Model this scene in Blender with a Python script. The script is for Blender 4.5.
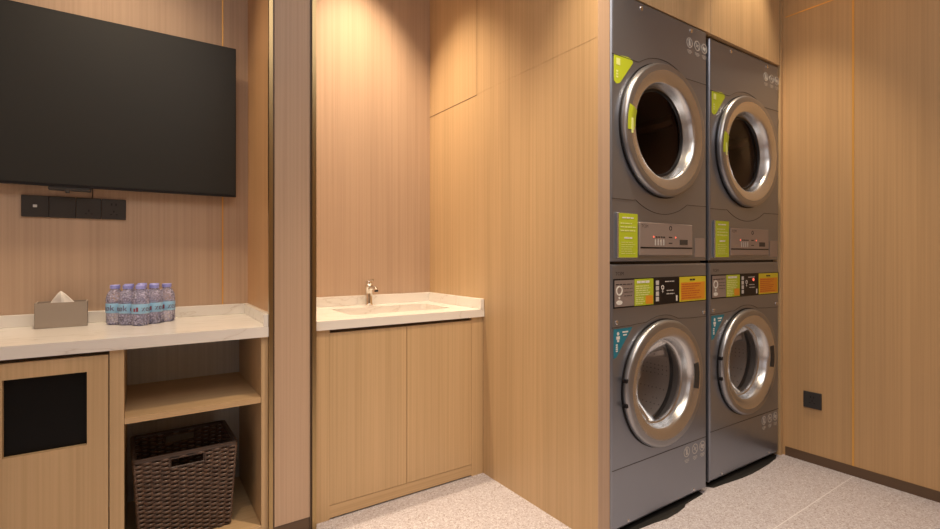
import bpy, bmesh, math, random
from mathutils import Vector, Matrix
PI = math.pi
random.seed(7)
S = bpy.context.scene
for o in list(bpy.data.objects):
    bpy.data.objects.remove(o)
COL = S.collection

# ------------------------------------------------------------------ camera
cam_d = bpy.data.cameras.new('camera')
cam = bpy.data.objects.new('camera', cam_d)
COL.objects.link(cam)
cam.location = (0, 0, 1.08)
cam.rotation_euler = (PI / 2, 0, math.radians(-34.122))
cam_d.sensor_width = 36
cam_d.lens = 487.0 / 940 * 36
cam_d.shift_y = -9.0 / 940
cam_d.clip_start = 0.02
S.camera = cam

# ------------------------------------------------------------------ world, exposure
S.view_settings.view_transform = 'Standard'
S.view_settings.look = 'None'
S.view_settings.gamma = 1
S.view_settings.use_curve_mapping = False
S.view_settings.exposure = 0.11
W = bpy.data.worlds.new('world')
S.world = W
W.use_nodes = True
W.node_tree.nodes['Background'].inputs[0].default_value = (0.9, 0.95, 1.0, 1)
W.node_tree.nodes['Background'].inputs[1].default_value = 0.25

# ------------------------------------------------------------------ lights
CEIL = 2.98
def spot(name, x, y, watts, size=82, blend=0.75, color=(1.0, 0.76, 0.50), tx=None, ty=None, r=0.025):
    d = bpy.data.lights.new(name, 'SPOT')
    d.energy = watts; d.color = color
    d.spot_size = math.radians(size); d.spot_blend = blend; d.shadow_soft_size = r
    o = bpy.data.objects.new(name, d); COL.objects.link(o)
    o.location = (x, y, CEIL - 0.03)
    if tx is not None:
        v = Vector((tx, ty, 0)) - o.location
        o.rotation_euler = v.to_track_quat('-Z', 'Y').to_euler()
    return o
def area(name, loc, rot, sx, sy, watts, color):
    d = bpy.data.lights.new(name, 'AREA')
    d.shape = 'RECTANGLE'; d.size = sx; d.size_y = sy; d.energy = watts; d.color = color
    o = bpy.data.objects.new(name, d); COL.objects.link(o)
    o.location = loc; o.rotation_euler = rot
    return o
spot('downlight_or_fill_lamp', 0.94, 2.17, 192, 79, 0.88)
spot('downlight_or_fill_lamp', -0.10, 2.02, 106, 76, 0.85, r=0.09)
spot('downlight_or_fill_lamp', 2.465, 1.14, 104, 60, 0.7)
spot('downlight_or_fill_lamp', 1.12, 0.97, 188, 73, 0.8)
spot('downlight_or_fill_lamp', 1.72, 0.55, 16)  # weak unseen spot, added in front of the left machines
spot('downlight_or_fill_lamp', 0.02, 0.98, 52, 88, 1.0)
spot('downlight_or_fill_lamp', 2.30, -0.40, 10)  # unseen spot, added to brighten the right wall
area('ceiling_fill_lamp', (0.6, -0.2, CEIL - 0.02), (0, 0, 0), 2.4, 1.6, 33, (1.0, 0.93, 0.86))  # soft overhead fill, added for ambient brightness
area('cool_fill_lamp', (-1.7, -0.2, 1.5), (0, math.radians(-90), 0), 1.8, 2.0, 6, (0.92, 0.95, 1.0))  # unseen cool fill, added to lift the interior

# ------------------------------------------------------------------ materials
def mat(name, base, rough=0.5, metal=0.0, **kw):
    m = bpy.data.materials.new(name); m.use_nodes = True
    b = m.node_tree.nodes['Principled BSDF']
    b.inputs['Base Color'].default_value = (*base, 1)
    b.inputs['Roughness'].default_value = rough
    b.inputs['Metallic'].default_value = metal
    for k, v in kw.items():
        b.inputs[k.replace('_', ' ')].default_value = v
    return m
def nodes(m):
    t = m.node_tree
    return t, t.nodes, t.links, t.nodes['Principled BSDF']
def wood(name, dark, light, rough=0.42, axis='z', fine=120.0, tone=0.06):
    m = mat(name, light, rough)
    t, N, L, b = nodes(m)
    tc = N.new('ShaderNodeTexCoord')
    def noise(scale, det):
        mp = N.new('ShaderNodeMapping'); mp.inputs['Scale'].default_value = scale
        L.new(tc.outputs['Object'], mp.inputs['Vector'])
        n = N.new('ShaderNodeTexNoise'); n.inputs['Scale'].default_value = 1.0; n.inputs['Detail'].default_value = det
        L.new(mp.outputs[0], n.inputs['Vector']); return n
    def sc(hi, lo):
        return (lo, hi, hi) if axis == 'x' else ((hi, lo, hi) if axis == 'y' else (hi, hi, lo))
    n1 = noise(sc(fine, 0.9), 2.0); n2 = noise(sc(9.0, 0.35), 3.0)
    r = N.new('ShaderNodeValToRGB')
    r.color_ramp.elements[0].position = 0.33; r.color_ramp.elements[0].color = (*dark, 1)
    r.color_ramp.elements[1].position = 0.62; r.color_ramp.elements[1].color = (*light, 1)
    L.new(n1.outputs['Fac'], r.inputs[0])
    hs = N.new('ShaderNodeHueSaturation'); L.new(r.outputs[0], hs.inputs['Color'])
    mr = N.new('ShaderNodeMapRange'); mr.inputs[1].default_value = 0.3; mr.inputs[2].default_value = 0.7
    mr.inputs[3].default_value = 1 - tone; mr.inputs[4].default_value = 1 + tone
    L.new(n2.outputs['Fac'], mr.inputs[0]); L.new(mr.outputs[0], hs.inputs['Value'])
    L.new(hs.outputs[0], b.inputs['Base Color'])
    bp = N.new('ShaderNodeBump'); bp.inputs['Strength'].default_value = 0.08; bp.inputs['Distance'].default_value = 0.002
    L.new(n1.outputs['Fac'], bp.inputs['Height']); L.new(bp.outputs[0], b.inputs['Normal'])
    return m
M_VEN = wood('veneer', (0.475, 0.335, 0.237), (0.525, 0.375, 0.27), 0.45)
M_VENW = wood('warm_veneer', (0.505, 0.32, 0.158), (0.56, 0.357, 0.181), 0.45)
M_AMBER = wood('amber_veneer', (0.50, 0.29, 0.14), (0.56, 0.33, 0.165), 0.42)
M_OAK = wood('oak', (0.515, 0.355, 0.194), (0.58, 0.407, 0.231), 0.42)
M_OAKX = wood('oak_across', (0.515, 0.355, 0.194), (0.58, 0.407, 0.231), 0.42, axis='x')
M_SKIRT = mat('bronze_skirting', (0.115, 0.070, 0.042), 0.4)
M_GREYLAM = wood('grey_laminate', (0.58, 0.62, 0.68), (0.66, 0.70, 0.76), 0.5)
M_BRASS = mat('brass', (0.62, 0.40, 0.14), 0.30, 1.0)
M_BRONZE = mat('bronze', (0.42, 0.31, 0.16), 0.30, 1.0)
M_INLAY = mat('gold_inlay', (0.78, 0.43, 0.11), 0.35, 0.4)
M_PAINT = mat('wall_paint', (0.72, 0.68, 0.62), 0.8)
M_CEIL = mat('ceiling_paint', (0.80, 0.78, 0.74), 0.9)
M_BLACK = mat('black_plastic', (0.008, 0.007, 0.009), 0.4, 0, Specular_IOR_Level=0.3)
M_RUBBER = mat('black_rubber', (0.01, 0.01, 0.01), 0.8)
M_DGREY = mat('dark_grey_plastic', (0.035, 0.033, 0.033), 0.35)
M_SCREEN = mat('television_screen', (0.019, 0.019, 0.018), 0.45, 0, Specular_IOR_Level=0.35)
M_CHROME = mat('chrome', (0.80, 0.79, 0.77), 0.10, 1.0)
M_SATIN = mat('satin_silver', (0.62, 0.63, 0.65), 0.27, 0.95)
M_RING = mat('ring_silver', (0.34, 0.345, 0.37), 0.30, 0.85)
M_MACH = mat('machine_grey', (0.285, 0.31, 0.37), 0.30, 0.8)
M_PANEL = mat('panel_champagne', (0.36, 0.32, 0.32), 0.40, 0.5)
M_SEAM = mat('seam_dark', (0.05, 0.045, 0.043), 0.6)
M_WHITE = mat('white_print', (0.75, 0.75, 0.74), 0.6)
M_PRINT = mat('grey_print', (0.58, 0.58, 0.58), 0.6)
M_DPRINT = mat('dark_print', (0.03, 0.025, 0.03), 0.6)
M_LIME = mat('lime_vinyl', (0.46, 0.56, 0.025), 0.45)
M_LIMEP = mat('lime_print', (0.70, 0.78, 0.30), 0.5)
M_YEL = mat('yellow_vinyl', (0.66, 0.58, 0.03), 0.45)
M_ORA = mat('orange_vinyl', (0.72, 0.30, 0.02), 0.45)
M_REDP = mat('red_print', (0.5, 0.06, 0.02), 0.5)
M_TEAL = mat('teal_vinyl', (0.012, 0.20, 0.30), 0.45)
M_TAUPE = mat('taupe_leather', (0.34, 0.285, 0.24), 0.5)
M_TISSUE = mat('tissue_paper', (0.86, 0.83, 0.80), 0.9)
M_CAP = mat('lilac_cap', (0.38, 0.41, 0.95), 0.4)
M_LABEL = mat('blue_label', (0.30, 0.56, 0.82), 0.4)
M_PURP = mat('purple_print', (0.10, 0.02, 0.12), 0.5)
M_MAROON = mat('maroon_print', (0.26, 0.04, 0.08), 0.5)
M_CERAM = mat('ceramic', (0.86, 0.83, 0.79), 0.12)
M_DRUM = mat('drum_steel', (0.72, 0.69, 0.67), 0.4, 0.35)
def perforate(m, dark):
    t, N, L, b = nodes(m)
    tc = N.new('ShaderNodeTexCoord'); v = N.new('ShaderNodeTexVoronoi'); v.inputs['Scale'].default_value = 48; v.inputs['Randomness'].default_value = 0.15
    L.new(tc.outputs['Object'], v.inputs['Vector'])
    c = N.new('ShaderNodeMath'); c.operation = 'LESS_THAN'; c.inputs[1].default_value = 0.17; L.new(v.outputs['Distance'], c.inputs[0])
    mx = N.new('ShaderNodeMix'); mx.data_type = 'RGBA'; L.new(c.outputs[0], mx.inputs[0])
    mx.inputs[6].default_value = b.inputs['Base Color'].default_value; mx.inputs[7].default_value = (*dark, 1)
    L.new(mx.outputs[2], b.inputs['Base Color'])
perforate(M_DRUM, (0.36, 0.34, 0.33))
M_DDRUM = mat('dark_drum_steel', (0.30, 0.21, 0.16), 0.45, 0.3)
M_GASKET = mat('grey_gasket', (0.16, 0.16, 0.165), 0.45)
M_RED = mat('red_indicator', (0.8, 0.05, 0.03), 0.4)
def emit(m, c, s):
    b = m.node_tree.nodes['Principled BSDF']
    b.inputs['Emission Color'].default_value = (*c, 1); b.inputs['Emission Strength'].default_value = s
    return m
M_LED = emit(mat('red_led', (0.9, 0.1, 0.05), 0.4), (1.0, 0.16, 0.10), 1.0)
def glassy(name, tint, refl=0.12, dens=0.0, dark=(0, 0, 0)):
    m = bpy.data.materials.new(name); m.use_nodes = True
    t = m.node_tree; N = t.nodes; L = t.links; N.clear()
    out = N.new('ShaderNodeOutputMaterial'); tr = N.new('ShaderNodeBsdfTransparent'); gl = N.new('ShaderNodeBsdfGlossy')
    tr.inputs[0].default_value = (*tint, 1); gl.inputs['Roughness'].default_value = 0.06
    fr = N.new('ShaderNodeLayerWeight'); fr.inputs[0].default_value = refl
    mx = N.new('ShaderNodeMixShader'); L.new(fr.outputs['Fresnel'], mx.inputs[0]); L.new(tr.outputs[0], mx.inputs[1]); L.new(gl.outputs[0], mx.inputs[2])
    if dens > 0:
        df = N.new('ShaderNodeBsdfDiffuse'); df.inputs[0].default_value = (*dark, 1)
        m2 = N.new('ShaderNodeMixShader'); m2.inputs[0].default_value = dens
        L.new(mx.outputs[0], m2.inputs[1]); L.new(df.outputs[0], m2.inputs[2]); L.new(m2.outputs[0], out.inputs[0])
    else:
        L.new(mx.outputs[0], out.inputs[0])
    return m
M_GLASS = glassy('door_glass', (0.86, 0.82, 0.80), 0.14, 0.06, (0.45, 0.42, 0.42))
M_DGLASS = glassy('dark_door_glass', (0.45, 0.36, 0.30), 0.07)
M_PET = glassy('clear_plastic', (0.95, 0.94, 0.98), 0.34, 0.30, (0.74, 0.73, 1.0))
def crinkle_glints(m):
    t = m.node_tree; N = t.nodes; L = t.links
    tc = N.new('ShaderNodeTexCoord'); n = N.new('ShaderNodeTexNoise'); n.inputs['Scale'].default_value = 190; n.inputs['Detail'].default_value = 2
    L.new(tc.outputs['Object'], n.inputs['Vector'])
    bp = N.new('ShaderNodeBump'); bp.inputs['Strength'].default_value = 0.9; bp.inputs['Distance'].default_value = 0.004
    L.new(n.outputs['Fac'], bp.inputs['Height'])
    for q in list(N):
        if q.type in ('BSDF_GLOSSY', 'LAYER_WEIGHT'): L.new(bp.outputs[0], q.inputs['Normal'])
        if q.type == 'MIX_SHADER' and not q.inputs[0].is_linked:
            r = N.new('ShaderNodeMapRange'); r.inputs[1].default_value = .42; r.inputs[2].default_value = .66; r.inputs[3].default_value = .10; r.inputs[4].default_value = .62  # noise in the milky mix paints refraction glints into the plastic
            L.new(n.outputs['Fac'], r.inputs[0]); L.new(r.outputs[0], q.inputs[0])
crinkle_glints(M_PET)
M_PANE = mat('dark_pane', (0.005, 0.005, 0.005), 0.3, 0, Specular_IOR_Level=0.2)

def marble():
    m = mat('marble', (0.82, 0.80, 0.77), 0.18)
    t, N, L, b = nodes(m)
    tc = N.new('ShaderNodeTexCoord'); mp = N.new('ShaderNodeMapping')
    mp.inputs['Rotation'].default_value = (0.3, 0.2, 0.5); mp.inputs['Scale'].default_value = (1.2, 4.0, 2.4)
    L.new(tc.outputs['Object'], mp.inputs[0])
    n = N.new('ShaderNodeTexNoise'); n.inputs['Scale'].default_value = 1.5; n.inputs['Detail'].default_value = 6; n.inputs['Distortion'].default_value = 0.7
    L.new(mp.outputs[0], n.inputs['Vector'])
    r = N.new('ShaderNodeValToRGB'); e = r.color_ramp.elements
    e[0].position = 0.47; e[0].color = (0.82, 0.795, 0.765, 1)
    e[1].position = 0.53; e[1].color = (0.82, 0.795, 0.765, 1)
    a = e.new(0.495); a.color = (0.78, 0.75, 0.715, 1)
    a = e.new(0.50); a.color = (0.68, 0.63, 0.585, 1)
    a = e.new(0.506); a.color = (0.79, 0.765, 0.735, 1)
    L.new(n.outputs['Fac'], r.inputs[0]); L.new(r.outputs[0], b.inputs['Base Color'])
    return m
M_MARBLE = marble()
def terrazzo():
    m = mat('terrazzo', (0.4, 0.36, 0.34), 0.38)
    t, N, L, b = nodes(m)
    g = N.new('ShaderNodeNewGeometry')
    v = N.new('ShaderNodeTexVoronoi'); v.inputs['Scale'].default_value = 215
    L.new(g.outputs['Position'], v.inputs['Vector'])
    sep = N.new('ShaderNodeSeparateColor'); L.new(v.outputs['Color'], sep.inputs[0])
    r = N.new('ShaderNodeValToRGB'); e = r.color_ramp.elements
    e[0].position = 0.0; e[0].color = (0.27, 0.235, 0.25, 1)
    e[1].position = 1.0; e[1].color = (0.59, 0.59, 0.65, 1)
    for p, c in ((0.10, (0.35, 0.315, 0.34)), (0.22, (0.42, 0.395, 0.44)), (0.75, (0.48, 0.465, 0.525)), (0.9, (0.57, 0.57, 0.62))):
        a = e.new(p); a.color = (*c, 1)
    L.new(sep.outputs[0], r.inputs[0])
    sx = N.new('ShaderNodeSeparateXYZ'); L.new(g.outputs['Position'], sx.inputs[0])
    def joint(sock, off, period):
        a = N.new('ShaderNodeMath'); a.operation = 'SUBTRACT'; a.inputs[1].default_value = off - period / 2; L.new(sock, a.inputs[0])
        w = N.new('ShaderNodeMath'); w.operation = 'FLOORED_MODULO'; w.inputs[1].default_value = period; L.new(a.outputs[0], w.inputs[0])
        c = N.new('ShaderNodeMath'); c.operation = 'SUBTRACT'; c.inputs[1].default_value = period / 2; L.new(w.outputs[0], c.inputs[0])
        d = N.new('ShaderNodeMath'); d.operation = 'ABSOLUTE'; L.new(c.outputs[0], d.inputs[0])
        k = N.new('ShaderNodeMath'); k.operation = 'LESS_THAN'; k.inputs[1].default_value = 0.0022; L.new(d.outputs[0], k.inputs[0])
        return k
    j = joint(sx.outputs[1], 0.92, 1.8); j2 = joint(sx.outputs[0], 0.5, 2.4)
    mxm = N.new('ShaderNodeMath'); mxm.operation = 'MAXIMUM'; L.new(j.outputs[0], mxm.inputs[0]); L.new(j2.outputs[0], mxm.inputs[1])
    mx = N.new('ShaderNodeMix'); mx.data_type = 'RGBA'; L.new(mxm.outputs[0], mx.inputs[0]); L.new(r.outputs[0], mx.inputs[6])
    mx.inputs[7].default_value = (0.627, 0.622, 0.671, 1)
    L.new(mx.outputs[2], b.inputs['Base Color'])
    return m
M_FLOOR = terrazzo()
def wicker():
    m = mat('wicker', (0.09, 0.055, 0.04), 0.36)
    t, N, L, b = nodes(m)
    tc = N.new('ShaderNodeTexCoord'); n = N.new('ShaderNodeTexNoise'); n.inputs['Scale'].default_value = 40
    L.new(tc.outputs['Object'], n.inputs['Vector'])
    r = N.new('ShaderNodeValToRGB'); e = r.color_ramp.elements
    e[0].position = .3; e[0].color = (0.075, 0.044, 0.032, 1); e[1].position = .7; e[1].color = (0.15, 0.095, 0.07, 1)
    L.new(n.outputs['Fac'], r.inputs[0]); L.new(r.outputs[0], b.inputs['Base Color'])
    return m
M_WICK = wicker()
M_WRIM = mat('wicker_rim', (0.055, 0.034, 0.026), 0.35)

# ------------------------------------------------------------------ mesh builder
class MB:
    def __init__(s): s.bm = bmesh.new(); s.smooth = False
    def box(s, x0, x1, y0, y1, z0, z1, bevel=0.0, seg=2):
        v = [s.bm.verts.new(p) for p in ((x0,y0,z0),(x1,y0,z0),(x1,y1,z0),(x0,y1,z0),(x0,y0,z1),(x1,y0,z1),(x1,y1,z1),(x0,y1,z1))]
        fs = [s.bm.faces.new([v[i] for i in q]) for q in ((0,3,2,1),(4,5,6,7),(0,1,5,4),(1,2,6,5),(2,3,7,6),(3,0,4,7))]
        if bevel > 0:
            ed = list({e for f in fs for e in f.edges})
            bmesh.ops.bevel(s.bm, geom=ed, offset=bevel, segments=seg, affect='EDGES', profile=0.5)
        return s
    def loops(s, rings, closed=True, cap0=False, cap1=False):
        R = [[s.bm.verts.new(p) for p in r] for r in rings]
        n = len(R[0])
        for a, b in zip(R, R[1:]):
            for i in range(n if closed else n - 1):
                j = (i + 1) % n
                try: s.bm.faces.new((a[i], a[j], b[j], b[i]))
                except ValueError: pass
        if cap0: s.bm.faces.new(R[0][::-1])
        if cap1: s.bm.faces.new(R[-1])
        return s
    def lathe_z(s, cx, cy, prof, n=32, cap0=False, cap1=False):
        return s.loops([[(cx + r*math.cos(2*PI*i/n), cy + r*math.sin(2*PI*i/n), z) for i in range(n)] for r, z in prof], True, cap0, cap1)
    def lathe_y(s, cx, cz, prof, n=48, cap0=False, cap1=False):
        return s.loops([[(cx + r*math.cos(2*PI*i/n), y, cz + r*math.sin(2*PI*i/n)) for i in range(n)] for r, y in prof], True, cap0, cap1)
    def lathe_x(s, cy, cz, prof, n=24, cap0=False, cap1=False):
        return s.loops([[(x, cy + r*math.cos(2*PI*i/n), cz + r*math.sin(2*PI*i/n)) for i in range(n)] for r, x in prof], True, cap0, cap1)
    def tube(s, pts, r, n=8, closed=False):
        P = [Vector(p) for p in pts]; rings = []
        up = None
        for i, p in enumerate(P):
            a = P[i-1] if (i > 0 or closed) else P[i]; b = P[(i+1) % len(P)] if (i < len(P)-1 or closed) else P[i]
            t = (b - a).normalized()
            if up is None: up = Vector((0, 0, 1)) if abs(t.z) < 0.9 else Vector((1, 0, 0))
            sd = t.cross(up)
            if sd.length < 1e-4: sd = t.cross(Vector((1, 0.3, 0)))
            sd.normalize(); u2 = sd.cross(t).normalized(); up = u2
            rings.append([tuple(p + sd*(r*math.cos(2*PI*k/n)) + u2*(r*math.sin(2*PI*k/n))) for k in range(n)])
        if closed: rings.append(rings[0])
        return s.loops(rings, True, not closed, not closed)
    def poly(s, pts, y0, y1):          # polygon in xz, extruded y0..y1
        return s.loops([[(x, y0, z) for x, z in pts], [(x, y1, z) for x, z in pts]], True, True, True)
    def build(s, name, m, parent=None, smooth=None, weld=False):
        if weld: bmesh.ops.remove_doubles(s.bm, verts=s.bm.verts, dist=1e-5)
        bmesh.ops.recalc_face_normals(s.bm, faces=s.bm.faces)
        me = bpy.data.meshes.new(name); s.bm.to_mesh(me); s.bm.free()
        me.materials.append(m)
        if smooth is not None:
            me.polygons.foreach_set('use_smooth', [True]*len(me.polygons))
            me.set_sharp_from_angle(angle=math.radians(smooth))
        o = bpy.data.objects.new(name, me); COL.objects.link(o)
        if parent is not None: o.parent = parent
        return o
def ring_pts(w0, w1, z0, z1, r, N=64, cx=None, cz=None):
    pass
def rrect(x0, x1, z0, z1, r, n=5):
    out = []
    for cx, cz, a in ((x1-r, z1-r, 0), (x0+r, z1-r, 90), (x0+r, z0+r, 180), (x1-r, z0+r, 270)):
        for i in range(n+1):
            t = math.radians(a + 90*i/n); out.append((cx + r*math.cos(t), cz + r*math.sin(t)))
    return out
def tag(o, label, cat, group=None):
    o['label'] = label; o['category'] = cat
    if group: o['group'] = group
    return o
def empty(name, loc, rz, label, cat, group=None):
    o = bpy.data.objects.new(name, None); COL.objects.link(o); o.empty_display_size = 0.1
    o.location = loc; o.rotation_euler = (0, 0, rz)
    return tag(o, label, cat, group)
def struct(o): o['kind'] = 'structure'; return o
def sbox(name, m, *a, bevel=0.0): return struct(MB().box(*a, bevel=bevel).build(name, m))
def text_mesh(name, body, size, m, parent, place, bend=None):
    """place(x, y) -> local 3-D point on the surface"""
    cu = bpy.data.curves.new(name, 'FONT'); cu.body = body; cu.size = size; cu.align_x = 'CENTER'; cu.align_y = 'CENTER'; cu.resolution_u = 2
    tmp = bpy.data.objects.new(name, cu); COL.objects.link(tmp)
    me = bpy.data.meshes.new_from_object(tmp.evaluated_get(bpy.context.evaluated_depsgraph_get()))
    bpy.data.objects.remove(tmp); bpy.data.curves.remove(cu)
    for v in me.vertices: v.co = place(v.co.x, v.co.y)
    me.materials.clear(); me.materials.append(m); me.name = name
    o = bpy.data.objects.new(name, me); COL.objects.link(o); o.parent = parent
    return o

# ------------------------------------------------------------------ setting
XW = 2.895
sbox('floor', M_FLOOR, -1.9, XW + 0.1, -2.2, 3.0, -0.06, 0)
sbox('ceiling', M_CEIL, -1.9, XW + 0.1, -2.2, 3.0, CEIL, CEIL + 0.06)
sbox('wall_back', M_VEN, -1.8, 0.419, 2.445, 2.52, 0, CEIL)                    # behind the television
sbox('wall_alcove', M_VEN, 0.42, 1.412, 2.505, 2.58, 0, CEIL)                 # behind the basin
sbox('wall_partition', M_VEN, 0.419, 0.577, 1.945, 2.505, 0, CEIL)            # slim pier between niche and alcove
sbox('wall_side', M_OAK, 1.412, 1.476, 1.235, 2.58, 0, CEIL)                  # side panel of the machine enclosure
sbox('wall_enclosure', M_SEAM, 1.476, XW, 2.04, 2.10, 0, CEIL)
sbox('wall_right', M_VENW, XW, XW + 0.08, -2.2, 2.10, 0, CEIL)
sbox('wall_left', M_VENW, -1.9, -1.8, -2.2, 2.52, 0, CEIL)
sbox('wall_front', M_VENW, -1.9, XW + 0.1, -2.3, -2.2, 0, CEIL)
# pier facing: veneer board between two metal edge profiles
sbox('trim_1', M_VEN, 0.420, 0.551, 1.934, 1.945, 0.055, CEIL)
t = MB().box(0.3990, 0.4125, 1.926, 1.945, 0, CEIL); struct(t.build('trim_2', M_BRONZE))
sbox('trim_12', M_SKIRT, 0.4126, 0.4195, 1.936, 1.945, 0, CEIL)
sbox('trim_13', M_AMBER, 0.4135, 0.4188, 1.9455, 2.445, 0, CEIL)              # lining of the niche side
t = MB().box(0.5525, 0.559, 1.936, 1.945, 0, CEIL); struct(t.build('trim_3', M_SKIRT))
t = MB().box(0.5595, 0.5755, 1.928, 1.945, 0, CEIL); struct(t.build('trim_4', M_BRONZE))
sbox('baseboard_partition', M_SKIRT, 0.420, 0.551, 1.937, 1.945, 0, 0.055)
sbox('baseboard_right', M_SKIRT, XW - 0.004, XW, -2.2, 1.225, 0, 0.048)
sbox('trim_5', M_INLAY, 0.3060, 0.3112, 2.4435, 2.445, 0.80, CEIL)            # gold inlay beside the television
sbox('trim_6', M_INLAY, XW - 0.0015, XW, 0.9185, 0.9275, 0.048, CEIL)         # gold inlays of the right wall
sbox('trim_7', M_INLAY, XW - 0.0015, XW, 0.9275, 1.225, 2.367, 2.373)
sbox('trim_8', M_OAK, 2.866, XW - 0.002, 1.237, 1.30, 0, CEIL)                # filler beside the machines
# shadow joints of the side panel
t = MB().box(1.4112, 1.412, 2.02, 2.505, 1.891, 1.894); t.box(1.4112, 1.412, 2.0205, 2.0215, 1.891, CEIL); struct(t.build('trim_9', M_SKIRT))
sbox('trim_10', M_OAK, 1.4116, 1.412, 1.235, 2.015, 1.8955, CEIL)
sbox('trim_11', M_VEN, 1.412, 1.475, 1.232, 1.2349, 0, CEIL)                  # lighter edge band

# ------------------------------------------------------------------ cabinet above the machines
up = empty('upper_cabinet', (2.165, 1.6, 2.10), 0, 'oak overhead cabinet running above the two stacks of laundry machines', 'cabinet')
def rel(o, p):
    o.parent = p; o.matrix_parent_inverse = Matrix.Translation(-Vector(p.location)); return o
MBp = MB
rel(MB().box(1.478, 2.851, 1.256, 2.03, 2.108, CEIL - .002).build('carcass', M_OAK), up)
for a, b in ((1.478, 2.1775), (2.1805, 2.851)):
    rel(MB().box(a, b, 1.236, 1.2555, 2.103, CEIL - .002, bevel=.001, seg=1).build('door', M_OAK), up)

# ------------------------------------------------------------------ television niche
tv = empty('television', (-0.235, 2.415, 1.338), 0, 'large black flat screen television mounted on the veneer wall above the marble counter', 'television')
T0, T1, TB, TT = -0.825, 0.355, 1.340, 2.002
b = MB(); b.box(T0, T1, 2.386, 2.400, TB, TT, bevel=.0015, seg=1)
rel(b.build('casing', M_BLACK), tv)
rel(MB().box(T0 + .003, T1 - .003, 2.3852, 2.3862, TB + .010, TT - .003).build('screen', M_SCREEN), tv)
rel(MB().box(T0 + .15, T1 - .12, 2.400, 2.432, TB + .02, TB + .40, bevel=.008).build('back_housing', M_BLACK), tv)
rel(MB().box(-0.45, -0.02, 2.432, 2.4445, 1.50, 1.80).build('wall_bracket', M_BLACK), tv)
b = MB(); b.box(-0.285, -0.157, 2.388, 2.412, 1.326, 1.340, bevel=.004); b.box(-.235, -.222, 2.388, 2.400, 1.318, 1.327, bevel=.002)
rel(b.build('sensor_bar', M_DGREY), tv)
rel(MB().tube([(-0.155, 2.440, 1.345), (-0.156, 2.4415, 1.32), (-0.157, 2.441, 1.307)], .0018, 6).build('cable', M_DGREY), tv)
rel(MB().box(T1, T1 + .001, 2.391, 2.395, 1.918, 1.928).build('side_button', M_PRINT), tv)

sp = empty('socket_panel', (-0.207, 2.445, 1.266), 0, 'black four gang switch and socket plate on the wall under the television', 'wall socket')
xs = (-0.367, -0.2875, -0.2070, -0.1275, -0.0470)
for i in range(4):
    pl = rel(MB().box(xs[i] + .0006, xs[i+1] - .0006, 2.436, 2.4448, 1.2255, 1.3065, bevel=.0012, seg=1).build('plate', M_DGREY), sp)
    cx = (xs[i] + xs[i+1]) / 2
    d = MB()
    if i == 0:
        d.box(cx - .006, cx + .006, 2.4356, 2.4362, 1.262, 1.272); mm = M_PRINT
        nm = 'switch_symbol'
    elif i == 1:
        d.box(cx - .026, cx + .026, 2.4354, 2.4362, 1.240, 1.292); mm = M_DGREY; nm = 'rocker'
    else:
        mm = M_BLACK; nm = 'socket_slot'
        if i == 3:
            for q in (-.007, .007): MB().box(cx + q - .002, cx + q + .002, 2.4356, 2.4362, 1.281, 1.290).build(nm, mm, pl)
        for q in (-.009, .009): MB().box(cx + q - .003, cx + q + .003, 2.4356, 2.4362, 1.243, 1.2465).build(nm, mm, pl)
        d.box(cx - .002, cx + .002, 2.4356, 2.4362, 1.253, 1.261)
    o = d.build(nm, mm, pl)

# counter over the open cabinet
ct = empty('marble_counter', (-0.3, 2.19, 0.776), 0, 'long white marble counter with low splash ledge under the television', 'counter')
b = MB(); pts = [(-1.35, 1.930), (0.3985, 1.930), (0.3985, 1.9465), (0.4130, 1.9465), (0.4130, 2.443), (-1.35, 2.443)]
b.loops([[(x, y, .776) for x, y in pts], [(x, y, .815) for x, y in pts]], True, True, True)
rel(b.build('worktop', M_MARBLE), ct)
b = MB(); b.box(-1.35, 0.413, 2.425, 2.443, 0.8152, 0.860, bevel=.001, seg=1); b.box(0.395, 0.413, 1.9468, 2.4248, 0.8152, 0.860, bevel=.001, seg=1); b.box(0.381, 0.3985, 1.932, 1.9467, 0.8152, 0.860, bevel=.001, seg=1)
rel(b.build('splash_ledge', M_MARBLE), ct)

cb = empty('console_cabinet', (-0.3, 2.19, 0), 0, 'oak cabinet under the television counter with windowed door and open shelves', 'cabinet')
YF = 1.942
for a, c in ((-0.081, -0.043), (0.375, 0.3985), (-0.480, -0.412), (-1.35, -1.33)):
    rel(MB().box(a, c, YF, 2.43, 0.0, 0.775).build('side_panel', M_OAK), cb)
for a, c, f in ((-0.042, 0.374, 0), (-1.329, -0.481, .03), (-0.411, -0.082, .03)):
    rel(MB().box(a, c, YF + f, 2.43, 0.052, 0.072).build('bottom_board', M_OAKX), cb)
    rel(MB().box(a, c, YF + .04, YF + .055, 0, .0515).build('plinth', M_SKIRT), cb)
rel(MB().box(-0.042, 0.374, YF + .002, 2.43, 0.530, 0.550).build('shelf', M_OAKX), cb)
rel(MB().box(-1.33, 0.3985, 2.4305, 2.444, 0.0, 0.775).build('back_panel', M_GREYLAM), cb)
rel(MB().box(-0.411, -0.082, YF + .028, YF + .040, 0.762, 0.775).build('top_rail', M_SKIRT), cb)
def window_door(x0, x1, wx0, wx1):
    b = MB()
    o_ = [(x0, .060), (x1, .060), (x1, .7625), (x0, .7625)]; i_ = [(wx0, .4845), (wx1, .4845), (wx1, .7145), (wx0, .7145)]
    for y in ():
        pass
    f, k = YF, YF + .020
    b.loops([[(x, f, z) for x, z in o_], [(x, f, z) for x, z in i_], [(x, k, z) for x, z in i_], [(x, k, z) for x, z in o_], [(x, f, z) for x, z in o_]])
    d = rel(b.build('door', M_OAK, weld=True), cb)
    MB().box(wx0 - .01, wx1 + .01, k + .0005, k + .005, .474, .725).build('pane', M_PANE, d)['label'] = 'black window pane of the cabinet door'
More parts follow.
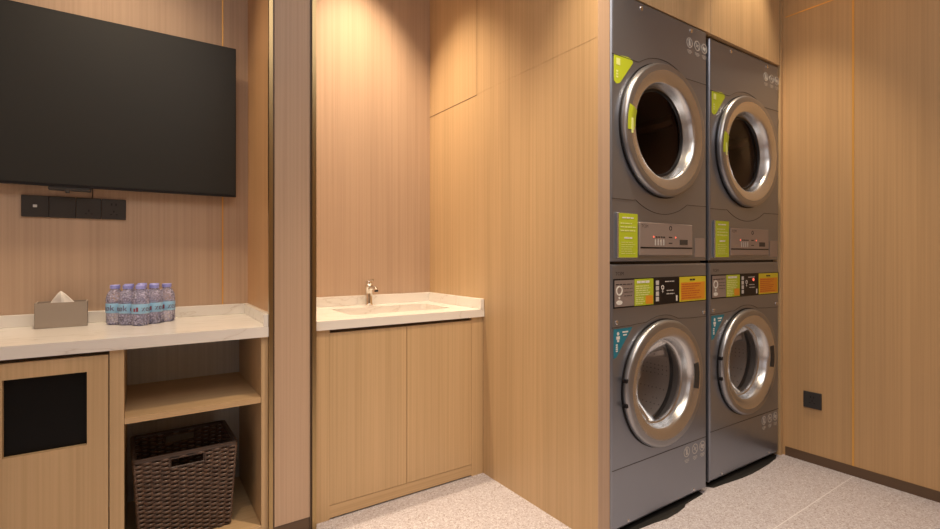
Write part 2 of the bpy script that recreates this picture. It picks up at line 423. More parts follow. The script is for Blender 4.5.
window_door(-0.409, -0.084, -0.333, -0.138)
rel(MB().box(-1.328, -0.482, YF, YF + .02, .06, .7625).build('door', M_OAK), cb)

# tissue box
tb = empty('tissue_box', (-0.2415, 2.372, 0.815), math.radians(3.0), 'taupe box of tissues with a white sheet sticking up, on the counter', 'tissue box')
hw, hd, hh, wt = .0755, .046, .092, .006
b = MB()
ou = rrect(-hw, hw, -hd, hd, .004, 3); inn = rrect(-hw + wt, hw - wt, -hd + wt, hd - wt, .002, 3)
def lp(p, z): return [(x, y, z) for x, y in p]
b.loops([lp(ou, .001), lp(ou, hh), lp(inn, hh), lp(inn, .06)], True, True, True)
b.build('body', M_TAUPE, tb, smooth=30)
b = MB()
rings = []
for k in range(9):
    q = k / 8
    z = .066 + .066*q
    w = .047*(1 - q)**.85 + .0015; d = .022*(1 - q)**.7 + .0012
    rings.append([(w*math.cos(a)*(1 + .06*math.sin(3*a + 1)) - .004*q, d*math.sin(a)*(1 + .35*math.sin(4*a + 2*q)) + .004*math.sin(5*q), z + .003*math.sin(3*a)*(1 - q)) for a in [2*PI*i/24 for i in range(24)]])
b.loops(rings, True, True, True)
b.build('tissue', M_TISSUE, tb, smooth=25)

# water bottles: three by three pack turned corner-on
r_ = 0.0296
def make_bottle(loc, rz, label):
    t = empty('water_bottle', loc, rz, label, 'bottle', 'small bottles of water in the pack')
    prof = [(.001, .003), (.020, .0), (.0265, .004), (r_, .012)]
    for i in range(4):
        z = .014 + i*.008; prof += [(r_, z), (r_ - .0015, z + .004)]
    prof += [(r_, .048), (r_, .082), (r_ - .0015, .086), (r_, .090), (r_ - .0006, .098), (.0278, .108), (.0245, .118), (.0192, .128), (.0145, .134), (.0138, .137), (.0135, .142)]
    MB().lathe_z(0, 0, prof, 28).build('bottle_body', M_PET, t, smooth=50)
    c = MB(); c.lathe_z(0, 0, [(.001, .1378), (.0162, .1378), (.0165, .139), (.0165, .1505), (.0150, .152), (.001, .152)], 28, True, True)
    c.build('cap', M_CAP, t, smooth=30)
    l = MB(); l.lathe_z(0, 0, [(r_ + .0003, .046), (r_ + .0006, .0465), (r_ + .0006, .0815), (r_ + .0003, .082)], 36)
    lab = l.build('label_band', M_LABEL, t, smooth=40)
    R = r_ + .0009
    for off in (0, PI):
        text_mesh('lettering', 'zeøk', .030, M_PURP, lab, lambda x, y, off=off: (R*math.sin(x/R + off), -R*math.cos(x/R + off), .064 + y))
        l = MB(); aa = off + PI/2
        for q, h in ((-.16, .012), (.16, .016)):
            ps = [(R*math.sin(aa + q + d), -R*math.cos(aa + q + d)) for d in (-.12, 0, .12)]
            l.loops([[(x, y, .054) for x, y in ps], [(x*1.0, y*1.0, .054 + h) for x, y in ps]], False)
        l.build('emblem', M_MAROON, lab)
    return t
def copy_tree(o, parent=None):
    c = o.copy(); COL.objects.link(c)
    if parent is not None: c.parent = parent
    for ch in list(o.children): copy_tree(ch, c)
    return c
BL = {(0,0): 'water bottle at the near corner of the pack on the marble counter',
 (1,0): 'water bottle in the middle of the pack’s front right side',
 (2,0): 'water bottle at the right corner of the pack, farthest from the tissue box',
 (0,1): 'water bottle in the middle of the pack’s front left side',
 (1,1): 'water bottle in the very centre of the pack, ringed by the others',
 (2,1): 'water bottle in the middle of the pack’s rear right side by the wall',
 (0,2): 'water bottle at the left corner of the pack, nearest the tissue box',
 (1,2): 'water bottle in the middle of the pack’s rear left side by the wall',
 (2,2): 'water bottle at the rear corner of the pack, touching the splash ledge'}
p0 = None
pa = math.radians(43)
ax, ay = (math.cos(pa), math.sin(pa)), (-math.sin(pa), math.cos(pa))
st = 2*r_ + .0006
for (i, j), lb in BL.items():
    loc = (0.002 + st*(i*ax[0] + j*ay[0]), 2.236 + st*(i*ax[1] + j*ay[1]), 0.815)
    rz = (pa + .25 if i > j else pa - PI/2 - .2) if i != j else random.uniform(-.6, 1.2) + PI/3
    if p0 is None: p0 = o = make_bottle(loc, rz, lb)
    else: o = copy_tree(p0); o.location = loc; o.rotation_euler = (0, 0, rz); o['label'] = lb

# wicker basket
bk = empty('wicker_basket', (0.137, 2.140, 0.0725), math.radians(1.5), 'dark brown wicker basket standing in the open bay under the shelf', 'basket')
BH = .312
def bsec(z):
    k = z / BH
    return .144 + .019*k, .128 + .013*k      # half width, half depth
slot = (-.056, .056, BH - .050, BH - .019)
def weave_wall(mb, side):
    rh = .0078; nrow = int((BH - .012) / rh)
    for ri in range(nrow):
        zc = .004 + (ri + .5)*rh
        hw_, hd_ = bsec(zc)
        half = hw_ if side in (0, 2) else hd_
        ns = 12 if side in (0, 2) else 10
        segs = [(-half, half)]
        if side in (0, 2) and slot[2] < zc < slot[3]: segs = [(-half, slot[0]), (slot[1], half)]
        for a, b2 in segs:
            n = max(4, int((b2 - a) / (2*half) * ns * 6))
            rings = []
            for i in range(n + 1):
                u = a + (b2 - a)*i/n
                off = .0055*math.sin(PI*(u + half)/(2*half)*ns + PI*ri)
                sec = []
                for dz, dn in ((-.0043, 0), (-.0026, .0019), (0, .0026), (.0026, .0019), (.0043, 0), (.0026, -.0019), (0, -.0026), (-.0026, -.0019)):
                    nrm = (hd_ if side in (0, 2) else hw_) - .006 + off + dn
                    p = {0: (u, -nrm), 1: (nrm, u), 2: (-u, nrm), 3: (-nrm, -u)}[side]
                    sec.append((p[0], p[1], zc + dz))
                rings.append(sec)
            mb.loops(rings, True, True, True)
mb = MB()
for sd in range(4): weave_wall(mb, sd)
mb.build('weave', M_WICK, bk, smooth=60)
mb = MB()
for sd in range(4):
    half_b, half_t = (bsec(0)[0], bsec(BH)[0]) if sd in (0, 2) else (bsec(0)[1], bsec(BH)[1])
    ns = 12 if sd in (0, 2) else 10
    for i in range(ns + 1):
        k = (i/ns)*2 - 1
        def pt(z):
            hw_, hd_ = bsec(z); h = (hw_ if sd in (0, 2) else hd_) - .006; nrm = (hd_ if sd in (0, 2) else hw_) - .006
            u = k*h
            return {0: (u, -nrm, z), 1: (nrm, u, z), 2: (-u, nrm, z), 3: (-nrm, -u, z)}[sd]
        top = BH - .004
        if sd in (0, 2) and abs(pt(top)[0]) < slot[1] - .004:
            mb.tube([pt(.002), pt(slot[2])], .003, 6); mb.tube([pt(slot[3]), pt(top)], .003, 6)
        else:
            mb.tube([pt(.002), pt(top)], .003, 6)
mb.build('stake', M_WRIM, bk, smooth=60)
hw_, hd_ = bsec(BH)
mb = MB(); mb.loops([lp(rrect(-hw_ - d, hw_ + d, -hd_ - d, hd_ + d, .012, 4), z) for d, z in ((-.011, BH - .010), (-.012, BH - .002), (-.008, BH + .002), (0, BH + .002), (.002, BH - .002), (0, BH - .011), (-.011, BH - .010))])
mb.build('rim', M_WRIM, bk, smooth=50)
for sgn in (-1, 1):
    zc = (slot[2] + slot[3])/2; nh = (bsec(zc)[1] - .005)*sgn
    mb = MB(); mb.tube([(x, nh, z) for x, z in rrect(slot[0], slot[1], slot[2] - .001, slot[3] + .001, .006, 3)], .0042, 8, closed=True)
    mb.build('handle', M_WRIM, bk, smooth=60)
mb = MB(); mb.box(-.139, .139, -.124, .124, .0, .006); mb.build('base', M_WRIM, bk)

# ------------------------------------------------------------------ basin alcove
vc = empty('vanity_cabinet', (1.0, 2.23, 0), 0, 'two door oak cabinet below the washbasin counter in the alcove', 'cabinet')
YS = 1.968
for a, c in ((0.579, 0.641), (1.3435, 1.4105)):
    rel(MB().box(a, c, YS, 2.50, 0, 0.776).build('side_panel', M_OAK), vc)
rel(MB().box(0.6415, 0.9905, YS, YS + .02, 0.058, 0.762, bevel=.001, seg=1).build('door', M_OAK), vc)
rel(MB().box(0.9925, 1.3430, YS, YS + .02, 0.058, 0.762, bevel=.001, seg=1).build('door', M_OAK), vc)
b = MB(); b.box(0.6415, 1.3430, YS + .0005, YS + .02, 0.0065, 0.0565)
rel(b.build('kickboard', M_OAKX), vc)
b = MB(); b.box(0.6415, 1.343, YS + .021, YS + .04, 0, 0.776)
rel(b.build('inner_board', M_SKIRT), vc)

vt = empty('basin_counter', (1.0, 2.23, 0.778), 0, 'white marble washbasin counter with splash ledge and sunken basin in the alcove', 'counter')
b = MB()
bx0, bx1, by0, by1 = 0.775, 1.300, 2.085, 2.375
ih = rrect(bx0, bx1, by0, by1, .03, 6)
ohx0, ohx1, ohy0, ohy1 = 0.579, 1.4105, 1.955, 2.503
def to_rect(p):
    cx, cy = (bx0 + bx1)/2, (by0 + by1)/2
    dx, dy = p[0] - cx, p[1] - cy
    ks = []
    if dx: ks.append(((ohx1 if dx > 0 else ohx0) - cx)/dx)
    if dy: ks.append(((ohy1 if dy > 0 else ohy0) - cy)/dy)
    k = min(ks); return (cx + k*dx, cy + k*dy)
oh = [to_rect(p) for p in ih]
corners = [(ohx1, ohy1), (ohx0, ohy1), (ohx0, ohy0), (ohx1, ohy0)]
for c in corners:          # snap the nearest outer vertex to each corner
    i = min(range(len(oh)), key=lambda q: (oh[q][0] - c[0])**2 + (oh[q][1] - c[1])**2); oh[i] = c
b.loops([lp(ih, .778), lp(ih, .815), lp(oh, .815), lp(oh, .778), lp(ih, .778)])
rel(b.build('worktop', M_MARBLE, weld=True), vt)
b = MB(); b.box(0.579, 1.4105, 2.484, 2.503, .8152, .866, bevel=.001, seg=1); b.box(1.3915, 1.4105, 1.957, 2.4838, .8152, .866, bevel=.001, seg=1)
rel(b.build('splash_ledge', M_MARBLE), vt)
b = MB()
def inset(d): return rrect(bx0 - .004 + d, bx1 + .004 - d, by0 - .004 + d, by1 + .004 - d, max(.012, .034 - d*.2), 6)
b.loops([lp(inset(-.012), .7775), lp(inset(0), .7775), lp(inset(.004), .74), lp(inset(.012), .69), lp(inset(.035), .668), lp(inset(.12), .662)], True, False, True)
bs = rel(b.build('basin', M_CERAM, smooth=50), vt)
b = MB(); b.lathe_z(1.04, 2.24, [(.001, .667), (.020, .667), (.023, .664), (.023, .662)], 24, True)
o = b.build('drain', M_CHROME, bs, smooth=30)

fc = empty('basin_faucet', (1.008, 2.446, 0.815), 0, 'small chrome single lever tap on the washbasin counter', 'faucet')
b = MB(); b.lathe_z(0, 0, [(.001, .0), (.026, .0), (.026, .004), (.022, .007), (.019, .012), (.0185, .085), (.0205, .092), (.0205, .108), (.017, .112), (.001, .112)], 28, True, True)
b.build('body', M_CHROME, fc, smooth=35)
b = MB(); b.tube([(0, -.012, .088), (0, -.045, .096), (0, -.075, .098), (0, -.092, .094), (0, -.098, .084)], .0105, 12)
spo = b.build('spout', M_CHROME, fc, smooth=50)
MB().lathe_z(0, -.098, [(.001, .078), (.0095, .078), (.0105, .084)], 16, True).build('aerator', M_DGREY, spo)
b = MB(); b.lathe_z(0, 0, [(.001, .1125), (.0165, .1125), (.0175, .118), (.0175, .126), (.013, .132), (.001, .133)], 24, True, True)
b.tube([(0, 0, .128), (0, -.02, .134), (0, -.045, .137), (0, -.054, .137)], .0055, 10)
b.build('lever', M_CHROME, fc, smooth=40)

# ------------------------------------------------------------------ right wall socket
ws = empty('wall_socket', (2.895, 1.096, 0.328), 0, 'square black power socket low on the right hand veneer wall', 'wall socket')
rel(MB().box(2.887, 2.8948, 1.055, 1.137, 0.286, 0.370, bevel=.0015, seg=1).build('plate', M_DGREY), ws)
for y0, y1, z0, z1 in ((-.0135, -.0065, .312, .316), (.0065, .0135, .312, .316), (-.002, .002, .322, .330), (-.009, -.005, .340, .350), (.005, .009, .340, .350)):
    rel(MB().box(2.8863, 2.8869, 1.096 + y0, 1.096 + y1, z0, z1).build('socket_slot', M_BLACK), ws)

# ------------------------------------------------------------------ laundry machines
MW, MD = 0.658, 0.66
XO = -0.33
def front_with_hole(mb, x0, x1, z0, z1, cx, cz, R, y, N=72):
    cor = [math.atan2(z - cz, x - cx) % (2*PI) for x, z in ((x1, z1), (x0, z1), (x0, z0), (x1, z0))]
    an = sorted(set([round(2*PI*i/N, 6) for i in range(N)] + [round(c, 6) for c in cor]))
    A, B = [], []
    for t in an:
        c, s_ = math.cos(t), math.sin(t); ks = []
        if abs(c) > 1e-9: ks.append(((x1 if c > 0 else x0) - cx)/c)
        if abs(s_) > 1e-9: ks.append(((z1 if s_ > 0 else z0) - cz)/s_)
        k = min(q for q in ks if q > 0)
        A.append((cx + k*c, y, cz + k*s_)); B.append((cx + R*c, y, cz + R*s_))
    mb.loops([A, B, [(p[0], y + .02, p[2]) for p in B]])
def machine_body(root, z0, z1, cx, cz, R):
    mb = MB(); x0, x1 = XO, XO + MW
    front_with_hole(mb, x0 + .012, x1 - .012, z0 + .010, z1 - .006, cx, cz, R, 0)
    # shell: rounded vertical edges, small lips top and bottom
    def prof(ins, y0):
        return [(x0 + .012 + ins*0, y0), (x0 + .006, y0 + .0018), (x0 + .002, y0 + .006), (x0, y0 + .013), (x0, MD), (x1, MD), (x1, y0 + .013), (x1 - .002, y0 + .006), (x1 - .006, y0 + .0018), (x1 - .012, y0)]
    a = prof(0, 0)
    rings = [[(x, max(y, .006), z0) for x, y in a], [(x, y, z0 + .010) for x, y in a], [(x, y, z1 - .006) for x, y in a], [(x, max(y, .004), z1) for x, y in a]]
    mb.loops(rings, True, True, True)
    # remove the straight front strip of the shell that would cover the hole
    mb.bm.faces.ensure_lookup_table()
    kill = [f for f in mb.bm.faces if len(f.verts) == 4 and all(abs(v.co.y) < 1e-6 for v in f.verts) and {round(v.co.z, 4) for v in f.verts} == {round(z0 + .010, 4), round(z1 - .006, 4)} and max(v.co.x for v in f.verts) - min(v.co.x for v in f.verts) > MW - .03]
    bmesh.ops.delete(mb.bm, geom=kill, context='FACES_ONLY')
    return mb.build('body', M_MACH, root, weld=True)
def seam(root, pts, name='panel_seam'):
    return MB().tube([(x + XO, -.0003, z) for x, z in pts], .0014, 6).build(name, M_SEAM, root)
def arc(cx, cz, r, a0, a1, n=18):
    return [(cx + r*math.cos(math.radians(a0 + (a1 - a0)*i/n)), cz + r*math.sin(math.radians(a0 + (a1 - a0)*i/n))) for i in range(n + 1)]
def screw(root, u, z, m=M_SATIN, r=.0085):
    mb = MB(); mb.lathe_y(u + XO, z, [(.001, -.004), (r*.7, -.004), (r, -.002), (r, 0)], 16, True); mb.build('screw', m, root, smooth=40)
def icon(root, u, z, kind):
    mb = MB(); x = u + XO; r = .0225
    mb.lathe_y(x, z, [(r, -.0002), (r, -.0008), (r - .0035, -.0008), (r - .0035, -.0002)], 28)
    def bar(a, l, w, dz=0):
        c, s_ = math.cos(a), math.sin(a)
        p = [(x + c*l - s_*w, z + dz + s_*l + c*w), (x + c*l + s_*w, z + dz + s_*l - c*w), (x - c*l + s_*w, z + dz - s_*l - c*w), (x - c*l - s_*w, z + dz - s_*l + c*w)]
        mb.poly(p, -.0008, -.0002)
    bar(math.radians(-50), r - .002, .0017)
    if kind == 0: mb.box(x - .006, x + .006, -.0007, -.0002, z - .013, z + .010); mb.box(x - .004, x + .004, -.0007, -.0002, z + .011, z + .016)
    if kind == 1: bar(math.radians(20), .010, .0025)
    if kind == 2: mb.box(x - .013, x + .013, -.0007, -.0002, z - .004, z + .006); bar(math.radians(-20), .012, .002, -.008)
    for k, (w, dz) in enumerate(((.017, -.034), (.017, -.040), (.010, -.046))):
        mb.box(x - w, x + w, -.0007, -.0002, z + dz - .0011, z + dz + .0011)
    mb.build('warning_symbol', M_PRINT, root)
def textlines(root, u0, u1, z0, z1, n, m, y, name='print', ragged=.35, th=.30, seed=1):
    rg = random.Random(seed); mb = MB(); st_ = (z1 - z0)/n
    for i in range(n):
        z = z1 - (i + .5)*st_; x = u0; e = u1 - rg.random()*ragged*(u1 - u0)
        while x < e - .003:
            w = min(rg.uniform(.008, .028), e - x)
            mb.box(x + XO, x + w + XO, y - .0005, y, z - st_*th, z + st_*th); x += w + .0035
    return mb.build(name, m, root)
def feet(root, z0):
    for fx in (XO + .07, XO + MW - .07):
        for fy in (.10, MD - .08):
            MB().lathe_z(fx, fy, [(.001, 0.0017), (.022, 0.0017), (.022, .006), (.012, .009), (.012, z0 + .001)], 16, True, True).build('foot', M_RUBBER, root, smooth=40)

def door_ring(root, cx, cz, R, rin, rwin, p, dep, yi=0):
    """silver porthole ring: rounded rim, flat face, funnel to the glass"""
    mb = MB()
    mb.lathe_y(cx, cz, [(R - .004, 0), (R, -.006), (R + .001, -p*.55), (R - .003, -p*.85), (R - .008, -p), (R - .012, -p - .0005), (R - .022, -p - .001), (R - .030, -p - .001)], 80)
    d = mb.build('door', M_RING, root, smooth=35)
    mb = MB()
    mb.lathe_y(cx, cz, [(R - .0301, -p - .001), (R - .040, -p), (rin + .012, -p + .007), (rin + .005, -p + .0105), (rin, -p + .018), (rin - (rin - rwin)*.5, -p + .018 + (dep + p - .018)*.5), (rwin, dep), (rwin - .006, dep + .004), (rwin - .008, dep + .014)], 80)
    mb.build('inner_ring', M_SATIN, d, smooth=35)
    g = MB(); g.lathe_y(cx, cz, [(R - .003, 0.0), (R + .0045, 0.0), (R + .0045, -.004), (R - .003, -.004)], 64)
    g.build('gasket', M_BLACK, d, smooth=30)
    return d
def drum(root, cx, cz, r, y0, y1, m, holes=True):
    mb = MB(); mb.lathe_y(cx, cz, [(r - .03, y0), (r, y0 + .02), (r, y1 - .03), (r - .03, y1), (.05, y1 + .01), (.001, y1 + .01)], 48)
    dm = mb.build('drum', m, root, smooth=40)
    for k in range(3):
        a = math.radians(25 + 120*k); mb = MB()
        c, s_ = math.cos(a), math.sin(a)
        rings = []
        for y in (y0 + .03, y0 + .06, y1 - .06, y1 - .03):
            h = .045 if y0 + .04 < y < y1 - .04 else .01
            pts = [(-.03, r - .002), (-.012, r - h), (.012, r - h), (.03, r - .002)]
            rings.append([(cx + c*q - s_*w, y, cz + s_*q + c*w) for w, q in pts])
        mb.loops(rings, False, False, False); mb.build('lifter', m, dm, smooth=50)
    return dm

def make_washer(loc, rz, label, led):
    t = empty('washing_machine', loc, rz, label, 'washing machine', 'front loading washing machines')
    Z0, Z1 = .019, 1.045; cx, cz = .325 + XO, .550
    machine_body(t, Z0, Z1, cx, cz, .235)
    feet(t, Z0)
    MB().box(XO + .03, XO + MW - .03, .07, .09, .004, .0185).build('toe_board', M_BLACK, t)
    # seams
    R2 = .281
    a0 = math.degrees(math.asin((.806 - cz)/R2))
    seam(t, [(.006, .803), (.115, .805)] + arc(.325, cz, R2, 180 - a0 - 2, a0 + 2) + [(.52, .805), (.652, .803)])
    seam(t, [(.006, .2545), (.652, .2545)])
    for u in (.032, .632): screw(t, u, .822)
    for u in (.10, .55): screw(t, u, .040, M_SATIN, .006)
    # control band
    B = MB(); B.box(XO + .012, XO + MW - .006, -.003, .0, .876, .990, bevel=.001, seg=1)
    band = B.build('control_band', M_BLACK, t); band['label'] = 'black edged control strip'
    MB().box(XO + .016, XO + .133, -.0042, -.003, .882, .984).build('fascia', M_PANEL, band)
    mb = MB(); mb.lathe_y(XO + .043, .944, [(.019, -.0043), (.019, -.0052), (.0135, -.0052), (.0135, -.0043)], 28)
    mb.lathe_y(XO + .043, .916, [(.0005, -.0050), (.005, -.0050), (.005, -.0042)], 14)
    mb.poly([(XO + .043 + .020*math.cos(a)*(.9), .898 + .009*math.sin(a)) for a in [2*PI*i/16 for i in range(16)]], -.0050, -.0042)
    mb.build('coin_symbol', M_WHITE, band)
    textlines(band, .022, .126, .964, .972, 1, M_DPRINT, -.0043, 'instruction_print', .1, .22, 3)
    textlines(band, .072, .128, .916, .958, 3, M_DPRINT, -.0043, 'instruction_print', .2, .07, 4)
    st1 = MB().box(XO + .136, XO + .256, -.0044, -.003, .880, .986).build('sticker', M_LIME, band); st1['label'] = 'lime green price sticker'
    textlines(band, .150, .240, .966, .982, 1, M_WHITE, -.0045, 'sticker_print', .2, .3, 5)
    textlines(band, .142, .250, .918, .962, 5, M_LIMEP, -.0045, 'sticker_print', .3, .25, 6)
    MB().box(XO + .205, XO + .252, -.0050, -.0044, .884, .918).build('price_patch', M_ORA, band)
    textlines(band, .142, .200, .884, .916, 4, M_LIMEP, -.0045, 'sticker_print', .3, .25, 7)
    # display
    dsp = MB().box(XO + .259, XO + .436, -.0046, -.003, .879, .986, bevel=.0006, seg=1).build('display', M_BLACK, t)
    for k in range(4): MB().box(XO + .272, XO + .292, -.0054, -.0046, .9585 - k*.0225, .9765 - k*.0225).build('button', M_PRINT, dsp)
    mb = MB(); mb.lathe_y(XO + .318, .947, [(.0095, -.0047), (.0095, -.0053), (.0055, -.0053), (.0055, -.0047)], 20); mb.box(XO + .316, XO + .320, -.0053, -.0047, .925, .936); mb.box(XO + .313, XO + .323, -.0053, -.0047, .929, .932)
    MB().box(XO + .412, XO + .422, -.0053, -.0047, .886, .910).build('indicator_bar', M_WHITE, dsp)
    mb.build('display_symbol', M_WHITE, dsp)
    textlines(dsp, .335, .400, .967, .975, 1, M_PRINT, -.0047, 'display_print', .1, .25, 8)
    textlines(dsp, .345, .400, .912, .940, 2, M_PRINT, -.0047, 'display_print', .2, .13, 9)
    if led:
        mb = MB(); mb.lathe_y(XO + .385, .958, [(.001, -.0075), (.006, -.0070), (.0078, -.0046)], 18); mb.build('lamp', M_LED, dsp)['label'] = 'lit red lamp'
    st2 = MB().box(XO + .440, XO + .640, -.0046, -.003, .880, .987).build('sticker', M_YEL, t); st2['label'] = 'yellow notice sticker with orange panel'
    MB().box(XO + .447, XO + .633, -.0052, -.0046, .886, .963).build('notice_panel', M_ORA, st2)
    textlines(st2, .515, .560, .968, .980, 1, M_DPRINT, -.0047, 'sticker_print', .1, .3, 10)
    textlines(st2, .452, .630, .890, .960, 7, M_REDP, -.0053, 'sticker_print', .4, .13, 11)
    text_mesh('brand_lettering', 'TCSM', .019, M_DPRINT, t, lambda x, y: (x + XO + .050, -.0004, 1.009 + y))
    # corner triangle sticker
    tri = MB().poly([(XO + .014, .797), (XO + .126, .797), (XO + .030, .688), (XO + .014, .684)], -.0008, -.0001).build('sticker', M_TEAL, t)
    tri['label'] = 'teal triangular corner sticker'
    mb = MB()
    mb.lathe_y(XO + .040, .778, [(.0005, -.0013), (.007, -.0013), (.007, -.0008)], 12); mb.box(XO + .030, XO + .050, -.0013, -.0008, .756, .768); mb.box(XO + .034, XO + .046, -.0013, -.0008, .746, .755)
    mb.box(XO + .066, XO + .100, -.0013, -.0008, .779, .785); mb.box(XO + .070, XO + .092, -.0013, -.0008, .768, .773)
    for k in range(4): mb.box(XO + .027, XO + .038, -.0013, -.0008, .709 + k*.008, .714 + k*.008)
    mb.build('sticker_print', M_WHITE, tri)
    for k, u in enumerate((.499, .562, .620)): icon(t, u, .219, k)
    # door
    d = door_ring(t, cx, cz, .262, .184, .175, .028, .022, 0)
    g = MB(); g.lathe_y(cx, cz, [(.173, .026), (.162, .038), (.142, .062), (.105, .088), (.07, .100), (.001, .105)], 56)
    g.build('glass', M_GLASS, d, smooth=60)
    mb = MB(); mb.lathe_y(cx, cz, [(.235, .0195), (.190, .040), (.190, .070), (.205, .085)], 56); mb.build('bellows', M_GASKET, t, smooth=60)
    a = math.radians(2); hb = []
    mb = MB(); rr = .172
    for (da, dr) in ((-17, 0), (17, 0)): pass
    rings = []
    for i in range(13):
        th = math.radians(-15 + 30*i/12); c, s_ = math.cos(th), math.sin(th)
        def q(r, y): return (cx + r*c, y, cz + .004 + r*s_)
        rings.append([q(.199, -.0205), q(.223, -.0268), q(.223, -.0305), q(.199, -.0255)])
    mb.loops(rings, True, True, True); mb.build('handle', M_DGREY, d, smooth=40)['label'] = 'dark grey recessed door grip'
    for zz in (.048, -.048):
        xx = cx - math.sqrt(.262**2 - zz**2)
        MB().box(xx - .006, xx + .007, -.024, -.004, cz - .003 + zz - .008, cz - .003 + zz + .008, bevel=.002, seg=1).build('hinge', M_BLACK, d)
    drum(t, cx, cz, .215, .09, .46, M_DRUM)
    return t

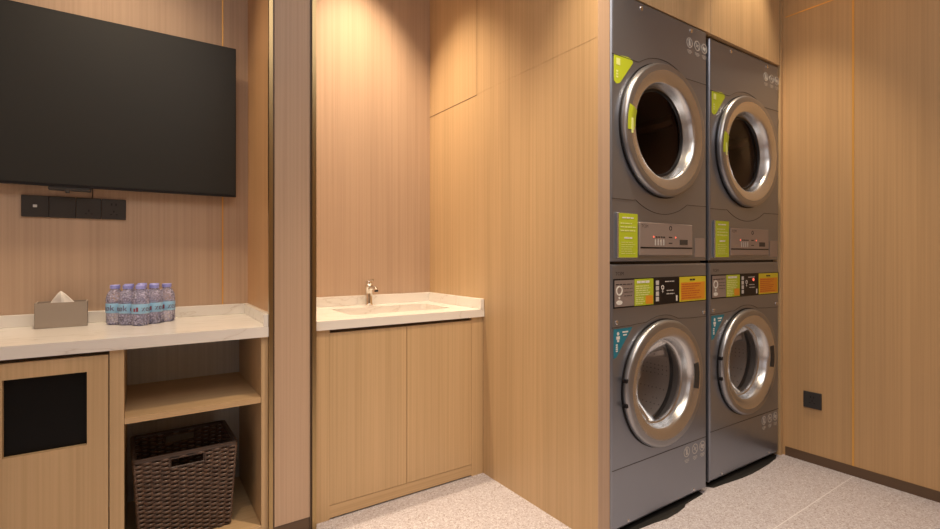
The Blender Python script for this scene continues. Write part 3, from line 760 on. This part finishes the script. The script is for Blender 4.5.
def make_dryer(loc, rz, label, seal):
    t = empty('tumble_dryer', loc, rz, label, 'tumble dryer', 'stacked tumble dryers')
    Z0, Z1 = -.0045, 1.036; cx, cz = .324 + XO, .536      # local z is world minus 1.0615
    machine_body(t, Z0, Z1, cx, cz, .246)
    MB().box(XO + .02, XO + MW - .02, .02, MD - .02, -.0160, -.0047).build('stacking_frame', M_BLACK, t)
    R2 = .300; a0 = math.degrees(math.asin((.792 - cz)/R2))
    seam(t, [(.006, .791), (.16, .792)] + arc(.324, cz, R2, 180 - a0 - 1, a0 + 1) + [(.48, .793), (.652, .796)])
    R3 = .345; a1 = math.degrees(math.asin((cz - .240)/R3))
    seam(t, [(.006, .238), (.13, .238)] + arc(.324, cz, R3, 180 + a1, 360 - a1) + [(.52, .240), (.652, .241)])
    for u in (.183, .532): screw(t, u, 1.012, M_CHROME, .0095)
    for k, u in enumerate((.520, .580, .636)): icon(t, u, .957, k)
    # triangular sticker
    tri = MB().poly([(XO + p, q) for p, q in ((.016, .790), (.100, .797), (.124, .792), (.130, .780), (.050, .686), (.030, .680), (.016, .690))], -.0009, -.0001).build('sticker', M_LIME, t)
    tri['label'] = 'lime green three cornered sticker'
    mb = MB(); mb.box(XO + .030, XO + .052, -.0014, -.0009, .754, .780)
    for k in range(3): mb.box(XO + .030, XO + .040, -.0014, -.0009, .704 + k*.011, .711 + k*.011)
    mb.build('sticker_print', M_LIMEP, tri)
    # tall sticker on a clear holder
    hold = MB().box(XO + .027, XO + .146, -.010, -.0002, .008, .184, bevel=.002, seg=1).build('notice_holder', M_SATIN, t)
    lm = MB().box(XO + .034, XO + .145, -.0112, -.010, .011, .182).build('notice', M_LIME, hold); lm['label'] = 'lime green printed notice'
    textlines(hold, .052, .126, .160, .170, 1, M_WHITE, -.0113, 'notice_print', .1, .25, 21)
    textlines(hold, .042, .138, .108, .150, 3, M_LIMEP, -.0113, 'notice_print', .3, .16, 22)
    textlines(hold, .064, .116, .082, .092, 1, M_WHITE, -.0113, 'notice_print', .1, .3, 23)
    textlines(hold, .046, .134, .022, .074, 6, M_LIMEP, -.0113, 'notice_print', .3, .12, 24)
    # control drawer
    dr = MB().box(XO + .157, XO + .524, -.012, -.0002, .019, .152, bevel=.002, seg=1).build('control_panel', M_PANEL, t)
    mb = MB(); mb.box(XO + .162, XO + .522, -.0125, -.0118, .047, .053); mb.build('drawer_gap', M_BLACK, dr)
    MB().box(XO + .428, XO + .486, -.0128, -.0118, .064, .086).build('display', M_REDP if False else M_SEAM, dr)
    for k in range(4): MB().box(XO + .258 + k*.019 - .003, XO + .258 + k*.019 + .003, -.0126, -.0118, .060, .086).build('button', M_PRINT, dr)
    mb = MB()
    for k in range(4): mb.box(XO + .266 + k*.017 - .006, XO + .266 + k*.017 + .006, -.0126, -.0118, .092, .097)
    mb.box(XO + .350, XO + .374, -.0126, -.0118, .092, .097); mb.box(XO + .350, XO + .374, -.0126, -.0118, .068, .0715)
    mb.lathe_y(XO + .362, .133, [(.010, -.0119), (.010, -.0126), (.0065, -.0126), (.0065, -.0119)], 20)
    mb.build('panel_print', M_DPRINT, dr)
    for u in (.247, .398): MB().lathe_y(XO + u, .0945, [(.001, -.0135), (.0035, -.0132), (.0038, -.0118)], 12).build('lamp', M_LED, dr)
    text_mesh('brand_lettering', 'TCSM', .017, M_DPRINT, dr, lambda x, y: (x + XO + .190, -.0122, .136 + y))
    MB().box(XO + .560, XO + .640, -.0012, -.0001, .012, .096).build('square_plate', M_PANEL, t)  # thin champagne square at the lower right of the front
    d = door_ring(t, cx, cz, .275, .197, .187, .030, .024, 0)
    g = MB(); g.lathe_y(cx, cz, [(.181, .030), (.168, .032), (.08, .028), (.001, .026)], 56); g.build('glass', M_DGLASS, d, smooth=60)
    g = MB(); g.lathe_y(cx, cz, [(.188, .0245), (.175, .0245), (.173, .032)], 56); g.build('glass_seal', M_BLACK, d, smooth=50)
    rings = []
    for i in range(9):
        th = math.radians(173 + 22*i/8 - 11); rings.append([(cx + r*math.cos(th), yy, cz - .014 + r*math.sin(th)) for r, yy in ((.208, -.0228), (.235, -.0308), (.245, -.0320), (.264, -.0318))])
    mb = MB(); mb.loops(rings, False); s3 = mb.build('sticker', M_LIME, d); s3['label'] = 'lime green sticker on the silver ring'
    mod = s3.modifiers.new('solid', 'SOLIDIFY'); mod.thickness = .0006
    mb = MB(); mb.box(cx - .244, cx - .233, -.0328, -.0318, cz - .044, cz + .014); mb.build('sticker_print', M_LIMEP, d)
    drum(t, cx, cz, .235, .06, .50, M_DDRUM)
    return t
for lab, pts in (('thin black sheet with a stepped front edge under the left washing machine', ((1.490, 1.250), (1.58, 1.225), (1.639, 1.216), (1.714, 1.210), (1.793, 1.199), (1.875, 1.203), (1.935, 1.213), (1.957, 1.224), (2.03, 1.229), (2.109, 1.233), (2.118, 1.262), (2.12, 1.6), (1.49, 1.6))),
                 ('thin black sheet with a rounded front edge under the right washing machine', ((2.190, 1.262), (2.205, 1.238), (2.296, 1.229), (2.427, 1.214), (2.505, 1.211), (2.583, 1.213), (2.702, 1.219), (2.80, 1.232), (2.85, 1.250), (2.86, 1.6), (2.19, 1.6)))):
    mo = MB().loops([[(x, y, .0002) for x, y in pts], [(x, y, .0015) for x, y in pts]], True, True, True).build('floor_sheet', M_RUBBER)  # flat black sheets on the floor with shaped front edges
    tag(mo, lab, 'mat', 'black sheets under the washing machines')
XL, YM = 1.486 + .33, 1.235
make_washer((XL, YM, 0), 0, 'grey washing machine in the left stack, nearest the washbasin side panel', False)
make_dryer((XL, YM, 1.0615), 0, 'grey tumble dryer on top of the left washing machine', True)
XR, YR, RZ = 2.199 + .33, 1.248, math.radians(-0.9)
make_washer((XR, YR, 0), RZ, 'grey washing machine with lit red lamp, in the right stack by the wall', True)
make_dryer((XR, YR, 1.0615), RZ, 'grey tumble dryer on top of the right washing machine', False)
